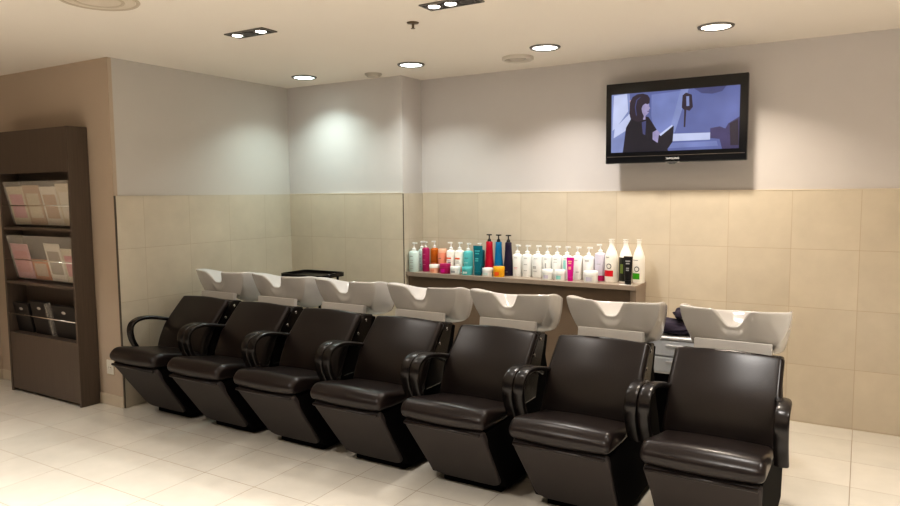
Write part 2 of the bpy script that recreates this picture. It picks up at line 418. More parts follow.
def pm(name, rgb, rough=0.3, **kw): return mat(name, srgb(*rgb), rough, noise=0.03, nscale=25, **kw)
P = dict(white=pm('white_bottle', (236, 236, 232)), offw=pm('cream_bottle', (243, 238, 228)), mint=pm('mint_bottle', (205, 224, 218)), magenta=pm('magenta_plastic', (168, 26, 92)),
         amber=pm('amber_bottle', (196, 104, 30), 0.2), coral=pm('coral_bottle', (238, 150, 122)), peach=pm('peach_jar', (246, 190, 160)), teal=pm('pale_teal', (92, 186, 186)),
         teald=pm('deep_teal', (0, 104, 118)), red=pm('crimson_bottle', (186, 14, 48)), blue=pm('azure_bottle', (0, 112, 160)), navy=pm('navy_bottle', (30, 22, 50)),
         gold=pm('golden_jar', (232, 168, 32)), black=pm('black_plastic', (16, 15, 15)), lilac=pm('lilac_bottle', (205, 200, 214)), redl=pm('red_label', (206, 30, 44)),
         greenl=pm('green_label', (62, 160, 20)), ink=pm('grey_print', (160, 160, 160)), dark=pm('dark_label', (28, 30, 22)), hot=pm('hot_pink_tube', (206, 20, 140)),
         pinkl=pm('pink_print', (228, 150, 170)), orange=pm('orange_band', (236, 96, 40)), tealp=pm('aqua_print', (150, 214, 204)), inkd=pm('dark_print', (84, 84, 88)), greenglow=pm('olive_disc', (110, 128, 60)))

def arc_label(r, z0, z1, a0, a1, n=10, off=0.0006):
    """curved label patch on a bottle's front (towards -Y)"""
    bm = bmesh.new(); A = []; Bq = []
    for i in range(n+1):
        a = lerp(a0, a1, i/n)-PI/2
        A.append(bm.verts.new(((r+off)*math.cos(a), (r+off)*math.sin(a), z0))); Bq.append(bm.verts.new(((r+off)*math.cos(a), (r+off)*math.sin(a), z1)))
    for i in range(n): bm.faces.new((A[i], A[i+1], Bq[i+1], Bq[i]))
    return bm

PG = 'hair products on the counter'
def pump_head(root, z, m, s=1.0, turn=0.0):
    bm = LA([(0.0, 0), (0.015*s, 0), (0.015*s, 0.016*s), (0.010*s, 0.020*s), (0.0055*s, 0.021*s), (0.0055*s, 0.046*s), (0.011*s, 0.048*s), (0.0115*s, 0.060*s), (0.0, 0.062*s)], seg=16, cz=z)
    v0 = len(bm.verts)
    vs = box(bm, -0.026*s, 0.010*s, -0.0075*s, 0.0075*s, z+0.050*s, z+0.061*s)
    bmesh.ops.rotate(bm, verts=vs, cent=(0, 0, 0), matrix=Matrix.Rotation(turn, 3, 'Z'))
    return obj('pump', bm, m, root, autos=40)

def pump_bottle(x, y, w, hb, ht, body, label, pump='white', prints=(), turn=0.2, name='pump_bottle'):
    r = w/2*0.99; t = empty(name, (x, y, ZK)); tag(t, label, 'bottle', PG)
    hs = hb-0.006
    obj('bottle_body', LA([(0, 0), (r*0.94, 0), (r, 0.006), (r, hs-0.006), (r*0.94, hs), (r*0.62, hs+0.007), (0.016, hs+0.010), (0.0, hs+0.010)], seg=28), P[body], t, autos=40)
    pump_head(t, hs+0.0095, P[pump], (ht-hs-0.0095)/0.062, turn)
    for (m, z0, z1, a0, a1) in prints:
        obj('print', arc_label(r, z0, z1, a0, a1), P[m], t)
    return t

def slim_bottle(x, y, w, hb, ht, body, label):
    r = w/2; t = empty('slim_pump_bottle', (x, y, ZK)); tag(t, label, 'bottle', PG)
    obj('bottle_body', LA([(0, 0), (r*0.97, 0), (r, 0.006), (r*0.98, 0.05), (r*0.80, hb*0.55), (r*0.68, hb*0.85), (r*0.66, hb-0.004), (r*0.6, hb), (0, hb)], seg=28), P[body], t, autos=40)
    bm = LA([(0.0, 0), (0.017, 0), (0.014, 0.016), (0.006, 0.026), (0.005, 0.048), (0.010, 0.050), (0.010, 0.060), (0.0, 0.062)], seg=16, cz=hb)
    box(bm, -0.022, 0.022, -0.006, 0.006, hb+0.051, hb+0.061)
    obj('pump', bm, P['black'], t, autos=40)
    obj('print', arc_label(r*0.84, 0.03, 0.034, -0.3, 0.3, off=r*0.155), P['ink'], t)
    return t

def big_bottle(x, y, w, ht, label, band, name='large_bottle'):
    r = w/2; t = empty(name, (x, y, ZK)); tag(t, label, 'bottle', PG)
    obj('bottle_body', LA([(0, 0), (r*0.95, 0), (r, 0.008), (r, ht*0.52), (r*0.96, ht*0.60), (r*0.78, ht*0.70), (r*0.48, ht*0.80), (r*0.36, ht*0.86), (r*0.33, ht*0.93), (0, ht*0.93)], seg=32), P['offw'], t, autos=50)
    bm = LA([(0, 0), (r*0.40, 0), (r*0.40, ht*0.02), (r*0.33, ht*0.035), (r*0.33, ht*0.05), (r*0.44, ht*0.056), (r*0.44, ht*0.068), (0, ht*0.07)], seg=20, cz=ht*0.93)
    obj('cap', bm, P['offw'], t, autos=40)
    for nm, m, z0, z1, a0, a1 in band:
        obj(nm, arc_label(r, z0, z1, a0, a1), P[m], t)
    return t

def ring_print(t, r, zc, rad, m, a_c=0.0):
    """small printed ring on a bottle's front"""
    bm = bmesh.new(); n = 20; A = []; Bq = []
    for i in range(n):
        a = 2*PI*i/n
        for rr, lst in ((rad, A), (rad*0.72, Bq)):
            ang = rr*math.cos(a)/r + a_c - PI/2
            lst.append(bm.verts.new(((r+0.0007)*math.cos(ang), (r+0.0007)*math.sin(ang), zc+rr*math.sin(a))))
    for i in range(n): bm.faces.new((A[i], A[(i+1) % n], Bq[(i+1) % n], Bq[i]))
    obj('emblem', bm, P[m], t)

def jar(x, y, w, h, body, label, lid=None, printm=None):
    r = w/2*0.96; t = empty('cosmetic_jar', (x, y, ZK)); tag(t, label, 'jar', PG)
    hl = h*0.36
    obj('jar_body', LA([(0, 0), (r*0.93, 0), (r*0.97, 0.005), (r*0.97, h-hl-0.001), (0, h-hl-0.001)], seg=28), P[body], t, autos=40)
    obj('lid', LA([(0, h-hl), (r, h-hl), (r, h-0.004), (r*0.95, h), (0, h)], seg=28), P[lid or body], t, autos=40)
    if printm: obj('print', arc_label(r*0.97, 0.012, h-hl-0.012, -0.45, 0.45), P[printm], t)
    return t

def tube_pack(x, y, w, h, body, label, cap=None, printm='white'):
    """soft tube standing on its cap, crimped flat along the top"""
    t = empty('cream_tube', (x, y, ZK)); tag(t, label, 'tube', PG)
    bm = bmesh.new(); rings = []; n = 24; hc = 0.032
    for s in [0, .1, .25, .5, .75, .9, 1.0]:
        z = lerp(hc, h, s); rx = lerp(w*0.34, w*0.5, s**0.8); ry = lerp(w*0.34, 0.0035, s**1.1)
        rings.append([bm.verts.new((rx*math.cos(2*PI*i/n), ry*math.sin(2*PI*i/n), z)) for i in range(n)])
    for a, b in zip(rings, rings[1:]):
        for i in range(n): bm.faces.new((a[i], a[(i+1) % n], b[(i+1) % n], b[i]))
    bm.faces.new(rings[0]); bm.faces.new(rings[-1])
    obj('tube_body', bm, P[body], t, autos=50)
    obj('cap', LA([(0, 0), (w*0.33, 0), (w*0.35, 0.004), (w*0.35, hc-0.001), (0, hc-0.001)], seg=24), P[cap or body], t, autos=40)
    bm = bmesh.new()
    for k, (s, ww) in enumerate(((.80, .26), (.70, .20), (.50, .16), (.42, .16))):
        z = lerp(hc, h, s); ry = lerp(w*0.34, 0.0035, s**1.1); 
        box(bm, -w*ww, w*ww, -ry-0.002, -ry-0.0006, z-0.005, z+0.005)
    obj('print', bm, P[printm], t)
    return t

YF, YK = 4.99, 5.085
ln = lambda z, m='ink', a=.35: (m, z, z+0.004, -a, a)
mintp = [ln(.135, 'inkd', .3), ln(.10), ln(.08), ln(.05), ln(.03)]
pump_bottle(-3.345, 4.985, .092, .180, .256, 'mint', 'pale mint pump bottle at the left end of the counter, beside the wall', prints=mintp, turn=PI)
pump_bottle(-3.352, 5.12, .066, .185, .258, 'mint', 'narrow pale mint pump bottle, second from the left end of the counter', prints=mintp, turn=PI)
pump_bottle(-3.262, 5.045, .066, .205, .262, 'magenta', 'magenta bottle with white pump near the left end of the counter', prints=[ln(.15, 'pinkl', .4), ln(.10, 'pinkl', .4), ln(.06, 'pinkl', .4)], turn=2.6)
pump_bottle(-3.232, 5.14, .076, .196, .262, 'amber', 'amber orange bottle with white pump behind the peach jar', prints=[('coral', .03, .07, -.9, .9)], turn=0.1)
t = empty('shampoo_bottle', (-3.125, 5.10, ZK)); tag(t, 'coral pink bottle without pump behind the magenta jar', 'bottle', PG)
obj('bottle_body', LA([(0, 0), (.038, 0), (.041, .006), (.041, .160), (.039, .166), (0, .166)], seg=28), P['coral'], t, autos=40)
obj('cap', LA([(0, .1665), (.040, .1665), (.040, .194), (.037, .198), (0, .198)], seg=28), P['peach'], t, autos=40)
obj('print', arc_label(.041, .115, .119, -.4, .2), P['inkd'], t)
jar(-3.138, YF, .098, .070, 'peach', 'peach jar with pale lid, leftmost jar on the counter', 'offw', 'coral')
jar(-3.034, YF, .100, .084, 'magenta', 'magenta jar on the front edge of the counter', None, 'hot')
wp = [('orange', .118, .130, -.9, .5), ('inkd', .085, .089, -.2, .5), ('coral', .01, .055, -1.1, 1.1), ln(.10)]
pump_bottle(-3.030, YK, .081, .191, .261, 'offw', 'white pump bottle with orange print behind the magenta jar', prints=wp, turn=0.2)
pump_bottle(-2.945, YK, .083, .193, .263, 'offw', 'white pump bottle with orange print behind the white jar', prints=wp, turn=PI-.1)
jar(-2.933, YF, .094, .064, 'white', 'white jar with grey print between magenta jar and teal jar', None, 'ink')
pump_bottle(-2.860, YK, .083, .190, .258, 'teal', 'pale teal pump bottle behind the pale teal jar', prints=[ln(.13, 'inkd', .5), ln(.09, 'mint', .4), ('teald', .0, .02, -1.2, 1.2)], turn=PI-.2)
jar(-2.817, YF, .100, .066, 'teal', 'pale teal jar on the front edge of the counter', None, 'mint')
pump_bottle(-2.765, 5.125, .076, .200, .258, 'teald', 'deep teal bottle with white pump, half hidden behind the teal tube', turn=0.3)
tube_pack(-2.716, YF, .088, .245, 'teald', 'deep teal cream tube standing on its cap, left of the red bottle', None, 'teal')
slim_bottle(-2.667, 5.100, .083, .275, .337, 'red', 'tall crimson slim bottle with black pump')
jar(-2.625, YF, .094, .066, 'white', 'white jar in front of the crimson bottle', None, 'mint')
slim_bottle(-2.580, 5.100, .079, .274, .335, 'blue', 'tall azure blue slim bottle with black pump')
jar(-2.522, YF, .098, .083, 'gold', 'golden yellow jar in front of the blue and navy bottles', None, 'orange')
slim_bottle(-2.490, 5.100, .080, .273, .334, 'navy', 'tall dark navy slim bottle with black pump')
WP = [[ln(.15), ln(.07, 'pinkl', .4), ln(.06, 'pinkl', .3)], [ln(.15), ln(.10), ln(.05)], [ln(.15), ('inkd', .085, .089, -.6, .1), ('inkd', .075, .079, -.6, .1), ('ink', .05, .054, -.6, .2)],
      [ln(.15), ('ink', .08, .12, -.1, .1)], [ln(.15), ln(.13)], [('tealp', .06, .15, -.5, .1), ln(.16)], [ln(.15), ('ink', .06, .065, 0, .6)], [ln(.155), ln(.148)]]
WX = [(-2.405, .079), (-2.318, .082), (-2.226, .091), (-2.143, .077), (-2.060, .085), (-1.977, .078), (-1.891, .082), (-1.800, .090)]
WL = ['white pump bottle with pink print, immediately right of the navy bottle', 'white pump bottle, second to the right of the navy bottle', 'white pump bottle with dark printed lines, third right of the navy bottle',
      'white pump bottle behind the left one of two white square-looking jars', 'white pump bottle between two white jars and behind them', 'white pump bottle with aqua print left of the hot pink tube',
      'white pump bottle immediately behind the hot pink tube', 'white pump bottle with cream label behind the large white jar']
for i, (x, w_) in enumerate(WX):
    pump_bottle(x, YK+.01, w_, .180+.001*i, .258, 'white', WL[i], prints=WP[i], turn=PI-0.4+0.2*(i % 4))
jar(-2.097, YF, .090, .080, 'white', 'white jar, left one of the pair left of the hot pink tube', None, 'lilac')
jar(-1.992, YF, .089, .081, 'white', 'white jar, right one of the pair, beside the hot pink tube', None, 'tealp')
tube_pack(-1.910, YF, .060, .180, 'hot', 'hot pink cream tube standing among white bottles', None, 'peach')
jar(-1.746, YF, .112, .085, 'white', 'large white jar left of the bottle with red label', None, 'lilac')
pump_bottle(-1.710, 5.10, .086, .215, .283, 'lilac', 'pale lilac pump bottle with dark magenta foot', prints=[('magenta', .004, .045, -.2, 1.3), ln(.13)], turn=0.2)
bt = big_bottle(-1.618, YK, .100, .324, 'large white round-shouldered bottle with red label', [('label_band', 'redl', .045, .09, -1.2, .55), ('print', 'inkd', .188, .192, -.7, -.05)])
ring_print(bt, .05, .122, .020, 'inkd', -.1)
big_bottle(-1.514, 5.10, .096, .324, 'large white bottle with black label, behind the black tube', [('label_band', 'dark', .012, .19, -1.3, .4), ('print', 'greenglow', .07, .14, -.7, -.1)])
tube_pack(-1.463, YF, .068, .207, 'black', 'black cream tube standing on its cap near the right end of the counter', 'black', 'ink')
bt = big_bottle(-1.419, 5.115, .088, .324, 'large white bottle with green label, rightmost on the counter', [('label_band', 'greenl', .03, .075, -1.2, .4), ('print', 'inkd', .17, .174, -1.0, .1)])
ring_print(bt, .044, .106, .020, 'inkd', -.1)
t = obj('leaflet', B(-.045, .045, -.016, .016, 0, .002), P['white']); t.location = (-1.47, 4.953, ZK); t.rotation_euler = (0, 0, .05)
tag(t, 'small pale card lying on the counter edge before the black tube', 'card')
obj('print', B(.008, .040, -.009, .009, .002, .0026), P['dark'], t)

# ------------------------------------------------------------------ television
t = empty('television', (-1.176, 5.085, 2.09)); tag(t, 'black wall-mounted flat television showing a dark-haired woman with a book', 'television')
TW, TZ0, TZ1 = 0.489, -0.289, 0.294
bm = B(-TW, TW, -0.025, 0.025, TZ0, TZ1); obj('bezel', bm, M_['tvblack'], t, bevel=0.006, bseg=3)
SX0, SX1, SZ0, SZ1 = -0.447, 0.438, -0.208, 0.216
def scr_mat(name, rgb, e=0.85, var=0.12, sc=6):
    m = bpy.data.materials.new(name); m.use_nodes = True; nt = m.node_tree; b = nt.nodes['Principled BSDF']
    c = srgb(*rgb); b.inputs['Base Color'].default_value = (0.01, 0.01, 0.012, 1); b.inputs['Roughness'].default_value = 0.25
    n = nt.nodes.new('ShaderNodeTexNoise'); n.inputs['Scale'].default_value = sc; tc = nt.nodes.new('ShaderNodeTexCoord'); nt.links.new(tc.outputs['Object'], n.inputs['Vector'])
    mx = nt.nodes.new('ShaderNodeMix'); mx.data_type = 'RGBA'; mx.inputs[6].default_value = (*[v*(1-var*2) for v in c], 1); mx.inputs[7].default_value = (*[v*(1+var*2) for v in c], 1)
    nt.links.new(n.outputs['Fac'], mx.inputs[0]); nt.links.new(mx.outputs[2], b.inputs['Emission Color']); b.inputs['Emission Strength'].default_value = e
    return m
SC = [scr_mat('picture_back', (100, 110, 164), var=.22, sc=4), scr_mat('picture_white', (196, 204, 236)), scr_mat('picture_dark', (30, 26, 38)), scr_mat('picture_hair', (52, 42, 56)),
      scr_mat('picture_skin', (158, 150, 188), var=.2, sc=25), scr_mat('picture_mid', (124, 136, 190), var=.2, sc=5), scr_mat('picture_purple', (74, 66, 108), var=.25), scr_mat('picture_shade', (76, 80, 126), var=.2), scr_mat('picture_wall', (134, 146, 194), var=.2), scr_mat('picture_warm', (188, 160, 176))]
bm = bmesh.new()
def sp(uv): return (lerp(SX0, SX1, uv[0]), lerp(SZ1, SZ0, uv[1]))
layer = [0]
def poly(pts, mi):
    y = -0.0262-0.00025*layer[0]; layer[0] += 1
    bm.faces.new([bm.verts.new((sp(p)[0], y, sp(p)[1])) for p in pts]).material_index = mi
poly([(0, 0), (1, 0), (1, 1), (0, 1)], 0)
poly([(0, 0), (.15, 0), (.17, .35), (.12, .6), (.10, 1), (0, 1)], 8)
poly([(.02, .02), (.13, .0), (.14, .30), (.05, .55), (.01, .62)], 1)
poly([(.03, .58), (.20, .25), (.235, .30), (.13, .62), (.02, .75)], 1)
poly([(.15, .12), (.22, .10), (.22, .32), (.17, .36)], 9)
poly([(.33, .05), (.56, .02), (.50, .72), (.36, .70), (.33, .4)], 5)
poly([(.56, 0), (.62, 0), (.52, .70), (.47, .72)], 8)
poly([(.66, .0), (.90, .0), (.87, .08), (.80, .11), (.72, .09)], 7)
poly([(.575, .10), (.60, .06), (.645, .10), (.655, .30), (.63, .36), (.605, .34), (.60, .62), (.588, .62), (.59, .34), (.57, .30)], 3)
poly([(.603, .12), (.625, .12), (.628, .28), (.606, .28)], 8)
poly([(.50, .72), (.79, .73), (.79, .845), (.495, .845)], 1)
poly([(.46, .87), (.84, .87), (.85, .95), (.45, .96)], 5)
poly([(.79, .66), (.86, .64), (.90, .68), (.92, .60), (1.0, .50), (1.0, 1.0), (.88, 1.0), (.86, .84), (.79, .82)], 6)
poly([(.93, .60), (.99, .54), (1.0, .95), (.94, .95)], 3)
poly([(.10, 1), (.115, .78), (.125, .58), (.17, .42), (.24, .38), (.31, .42), (.35, .55), (.40, .72), (.44, .80), (.47, 1)], 2)
poly([(.255, .50), (.29, .48), (.285, .72), (.265, .70)], 7)
poly([(.24, .17), (.30, .14), (.312, .20), (.314, .245), (.324, .275), (.313, .29), (.314, .335), (.300, .375), (.285, .395), (.285, .46), (.255, .46), (.25, .36)], 4)
poly([(.298, .318), (.314, .312), (.314, .330), (.300, .330)], 6)
poly([(.152, .34), (.156, .15), (.178, .065), (.215, .025), (.262, .02), (.300, .05), (.318, .11), (.316, .19), (.300, .205), (.282, .19), (.262, .215), (.252, .27), (.258, .34), (.272, .40), (.262, .475), (.225, .49), (.190, .46), (.163, .43)], 3)
poly([(.176, .20), (.19, .12), (.225, .075), (.245, .075), (.215, .13), (.205, .24), (.215, .38), (.195, .40), (.18, .30)], 7)
poly([(.166, .22), (.19, .10), (.23, .06), (.243, .068), (.207, .12), (.196, .24), (.208, .39), (.185, .42), (.17, .32)], 3)
poly([(.345, .68), (.38, .64), (.415, .72), (.425, .82), (.385, .86), (.345, .80)], 4)
poly([(.395, .74), (.50, .58), (.512, .60), (.505, .85), (.47, .96), (.40, 1.0), (.385, .90)], 2)
poly([(.40, .72), (.498, .57), (.505, .595), (.41, .75)], 1)
obj('screen', bm, SC, t)
obj('chin_strip', B(-TW+.012, TW-.012, -.0265, -.0245, -.2405, -.2375), mat('dull_chrome_line', (0.35, 0.30, 0.26), 0.3, 1.0), t)
bm = bmesh.new(); vs = [bm.verts.new(v) for v in [(-.055, -.027, TZ0+.004), (.055, -.027, TZ0+.004), (.018, -.027, TZ0-.012), (-.018, -.027, TZ0-.012), (-.055, .01, TZ0+.004), (.055, .01, TZ0+.004), (.018, .01, TZ0-.012), (-.018, .01, TZ0-.012)]]
for f in ((0, 1, 2, 3), (7, 6, 5, 4), (0, 4, 5, 1), (1, 5, 6, 2), (2, 6, 7, 3), (3, 7, 4, 0)): bm.faces.new([vs[i] for i in f])
obj('badge_lip', bm, M_['chrome'], t, bevel=.002)
fc = bpy.data.curves.new('logo', 'FONT'); fc.body = 'SAMSUNG'; fc.size = .020; fc.align_x = 'CENTER'; fc.align_y = 'CENTER'; fc.extrude = .0004; fc.space_character = 1.05
ft = bpy.data.objects.new('logo_text', fc); COL.objects.link(ft); bpy.context.view_layer.update()
me = bpy.data.meshes.new_from_object(ft.evaluated_get(bpy.context.evaluated_depsgraph_get())); bpy.data.objects.remove(ft)
fo = bpy.data.objects.new('logo', me); COL.objects.link(fo); fo.parent = t; fo.location = (0, -.0262, -.262); fo.rotation_euler = (PI/2, 0, 0); fo.data.materials.append(mat('logo_silver_glow', (.75, .75, .75), .3, emit=(.7, .7, .7), estr=.15))  # faint glow put into the silver lettering
bm = B(-.15, .15, .025, .050, -.10, .10); box(bm, -.05, .05, .050, YB+TH-5.085-.0005, -.06, .06); obj('wall_bracket', bm, M_['black'], t)

# ------------------------------------------------------------------ magazine rack
RX, RY = -5.52, 3.03
t = empty('magazine_rack', (RX, RY, 0)); tag(t, 'tall dark brown magazine rack against the short left wall', 'rack')
def RB(x0, x1, y0, y1, z0, z1): return B(x0-RX, x1-RX, y0-RY, y1-RY, z0, z1)
X0, X1, Y0, Y1, HT = -6.0, -5.012, 2.940, 3.096, 2.108
obj('side_panel', RB(X0, X0+.024, Y0, Y1, 0, HT), M_['wood'], t, bevel=.0015)
obj('side_panel', RB(X1-.024, X1, Y0, Y1, 0, HT), M_['wood'], t, bevel=.0015)
obj('back_panel', RB(X0+.024, X1-.024, Y1-.008, Y1-.001, 0.02, HT-.001), M_['wood'], t)
obj('header_panel', RB(X0+.024, X1-.024, Y0+.004, Y0+.020, 1.776, HT-.001), M_['wood'], t)
obj('top_board', RB(X0+.024, X1-.024, Y0+.020, Y1-.008, HT-.024, HT-.001), M_['wood'], t)
for z in (1.331, .893):
    obj('shelf', RB(X0+.024, X1-.024, Y0+.004, Y1-.008, z, z+.022), M_['wood'], t)
obj('shelf', RB(X0+.024, X1-.024, Y0+.02, Y1-.008, .470, .490), M_['wood'], t)
obj('lower_panel', RB(X0+.024, X1-.024, Y0+.006, Y0+.020, .024, .490), M_['wood'], t)
for z in (1.524, 1.096, .648):
    bm = bmesh.new(); tube(bm, [(X0+.024-RX, Y0+.004-RY, z), (X1-.024-RX, Y0+.004-RY, z)], .005, 10); obj('rod', bm, M_['chrome'], t, smooth=True)
def sheet(bm, p, thick=.003):
    """thin slab over a polygon"""
    p = [Vector(q) for q in p]; n = (p[1]-p[0]).cross(p[2]-p[0]).normalized()*thick
    a = [bm.verts.new(q) for q in p]; b = [bm.verts.new(q+n) for q in p]; m = len(p)
    bm.faces.new(a); bm.faces.new(list(reversed(b)))
    for i in range(m): bm.faces.new((a[i], b[i], b[(i+1) % m], a[(i+1) % m]))
for zt, zb in ((1.714, 1.366), (1.287, .928)):
    bm = bmesh.new(); xa, xb = X0+.030-RX, X1-.030-RX; ya, yb = Y0+.012-RY, Y0+.085-RY
    sheet(bm, [(xa, ya, zt), (xb, ya, zt), (xb, yb, zb), (xa, yb, zb)])
    sheet(bm, [(xa, ya, zt), (xa, yb, zb), (xa, yb+.04, zb), (xa, yb+.04, zt)], .002)
    obj('pocket', bm, M_['acrylic'], t)['label'] = 'hazy clear acrylic pocket'

def mag(x, zb, w, h, cover, label, pic=None, lean=0.0, dy=0.0, tilt=0.0):
    """magazine leaning in the rack pocket, cover towards the room"""
    a = math.atan2(.073, .348)
    o = obj('magazine', B(-w/2, w/2, 0, .006, 0, h), cover, bevel=.001)
    o.location = (x, Y0+.092+dy, zb); o.rotation_euler = (a, tilt, 0)
    tag(o, label, 'magazine', 'magazines in the rack')
    if pic:
        obj('cover_picture', B(-w*.38, w*.38, -.0008, 0.0002, h*.18, h*.80), pic, o)
    return o
paper = lambda n, r, g, b_: mat(n, srgb(r, g, b_), .45, noise=.12, nscale=22)
pp = dict(pink=paper('pink_cover', 226, 168, 178), cream=paper('cream_cover', 226, 212, 188), grey=paper('grey_cover', 172, 160, 148), white=paper('white_cover', 236, 228, 214), orange=paper('orange_cover', 214, 130, 72), tan=paper('tan_cover', 206, 176, 150), rose=paper('rose_cover', 222, 150, 158), dk=paper('dark_cover', 70, 60, 58))
mag(-5.84, 1.370, .24, .310, pp['cream'], 'cream magazine with pink cover at left in the top rack pocket', pp['pink'])
mag(-5.60, 1.370, .23, .318, pp['tan'], 'tan magazine second from the left in the top rack pocket', pp['cream'], dy=-.001)
mag(-5.37, 1.370, .22, .305, pp['white'], 'white magazine second from the right in the top rack pocket', pp['tan'])
mag(-5.15, 1.370, .21, .325, pp['cream'], 'cream magazine at right in the top rack pocket', pp['white'])
mag(-5.83, .932, .25, .29, pp['pink'], 'pink magazine at left in the middle rack pocket', pp['rose'])
mag(-5.585, .932, .22, .17, pp['orange'], 'short orange magazine in the middle rack pocket', pp['tan'])
mag(-5.36, .932, .21, .305, pp['white'], 'white magazine in the middle rack pocket with grey cover', pp['grey'])
mag(-5.145, .932, .20, .27, pp['cream'], 'cream magazine at right in the middle rack pocket with rose cover', pp['rose'])
fold = mat('black_folder_cover', (.012, .010, .010), .4, noise=.15, nscale=12)
mark = mat('silver_print', (.45, .42, .38), .35, noise=.1, nscale=30)
for x, w_, h, l in ((-5.86, .22, .245, 'left'), (-5.59, .24, .275, 'middle'), (-5.25, .30, .262, 'right')):
    o = obj('folder', B(-w_/2, w_/2, 0, .030, 0, h), fold, bevel=.003)
    o.location = (x, Y0+.072, .492); o.rotation_euler = (.16, 0, 0)
    tag(o, 'black folder with a small silver emblem, %s one of three on the low rack shelf' % l, 'folder', 'black folders in the rack')
    bm = bmesh.new(); vs = [bm.verts.new((.030*math.cos(2*PI*i/20)*(1 if i % 2 else .8), -.0006, h*.80+.012*math.sin(2*PI*i/20))) for i in range(20)]; bm.faces.new(vs)
    obj('emblem', bm, mark, o)
bm = B(-.0015, .0015, 0, .05, 0, .27); o = obj('divider', bm, M_['acrylic']); o.location = (-5.425-RX, Y0+.045-RY, .492); o.parent = t; o.rotation_euler = (.16, -.1, 0)

# ------------------------------------------------------------------ wall socket
t = empty('wall_socket', (-4.868, YS, .298)); tag(t, 'white wall socket low on the wall strip beside the rack', 'socket')
obj('cover_plate', B(-.042, .042, -.010, 0, -.055, .055), M_['socket'], t, bevel=.004)
bm = LA([(0, 0), (.022, 0), (.022, .003), (.018, .003), (.018, .001), (0, .001)], seg=24); bmesh.ops.transform(bm, matrix=Matrix.Translation((0, -.010, 0)) @ Matrix.Rotation(PI/2, 4, 'X'), verts=bm.verts[:])
obj('outlet', bm, M_['socket'], t, autos=30)
bm = bmesh.new()
for sx in (-1, 1):
    lathe(bm, [(0, 0), (.0028, 0), (.0028, .0012), (0, .0012)], seg=10, cx=sx*.0095)
bmesh.ops.transform(bm, matrix=Matrix.Translation((0, -.011, 0)) @ Matrix.Rotation(PI/2, 4, 'X'), verts=bm.verts[:])
obj('pin_holes', bm, M_['black'], t)

# ------------------------------------------------------------------ trolleys behind the chairs
t = empty('drawer_trolley', (-.955, 4.42, 0)); tag(t, 'white plastic drawer trolley behind and between the two rightmost chairs', 'trolley')
obj('housing', B(-.19, .19, -.15, .17, .47, .690), M_['white_plastic'], t, bevel=.006)
obj('top_rim', B(-.20, .20, -.17, .18, .690, .705), M_['white_plastic'], t, bevel=.004)
for z in (.485, .588):
    d = obj('drawer', B(-.175, .175, -.165, -.151, z, z+.092), M_['clear_drawer'], t, bevel=.005)
    obj('handle', B(-.05, .05, -.178, -.165, z+.06, z+.072), M_['white_plastic'], d, bevel=.003)
obj('lower_frame', B(-.18, .18, -.14, .16, .10, .469), M_['black'], t, bevel=.004)
for sx in (-1, 1):
    for sy in (-1, 1):
        bm = LA([(0, -.012), (.024, -.012), (.028, -.008), (.028, .008), (.024, .012), (0, .012)], seg=18)
        bmesh.ops.transform(bm, matrix=Matrix.Translation((sx*.14, .01+sy*.11, .028)) @ Matrix.Rotation(PI/2, 4, 'Y'), verts=bm.verts[:])
        box(bm, sx*.14-.017, sx*.14+.017, sy*.11-.005, sy*.11+.025, .050, .101)
        obj('caster', bm, M_['black'], t)
# heap of towels: folds on top of each other
def towel(loc_, sx, sy, sz, label, seed, rz):
    rnd = random.Random(seed); bm = bmesh.new(); nu, nv = 28, 12; rows = []
    for i in range(nv+1):
        ph = PI*i/nv; row = []
        for j in range(nu):
            a = 2*PI*j/nu
            f = 1+.10*math.sin(3*a+seed)+.07*math.sin(7*a+2*ph+seed)
            cz = math.cos(ph); rr = math.sin(ph)**.6
            row.append(bm.verts.new((sx*rr*f*math.copysign(abs(math.cos(a))**.75, math.cos(a)), sy*rr*f*math.copysign(abs(math.sin(a))**.75, math.sin(a)),
                                     sz*max(-0.98, cz)*(1+.10*math.sin(5*a+seed))+sz+.012*math.sin(a*4+ph*3+seed)*rr*(1 if cz > -.3 else 0))))
        rows.append(row)
    for a, b in zip(rows, rows[1:]):
        for j in range(nu): bm.faces.new((a[j], a[(j+1) % nu], b[(j+1) % nu], b[j]))
    bmesh.ops.remove_doubles(bm, verts=bm.verts[:], dist=1e-5)
    zmin = min(v.co.z for v in bm.verts)
    for v in bm.verts: v.co.z -= zmin
    o = obj('towel', bm, M_['towel'], smooth=True, subsurf=1); o.location = loc_; o.rotation_euler = (0, 0, rz)
    tag(o, label, 'towel', 'dark towels on the white trolley'); return o
towel((-.955, 4.42, .706), .165, .14, .040, 'dark purple towel lying crumpled on the white trolley, lower one of the heap', 1.3, .1)
towel((-.90, 4.43, .796), .11, .10, .030, 'dark purple towel bunched on top of the heap on the white trolley', 3.1, .5)

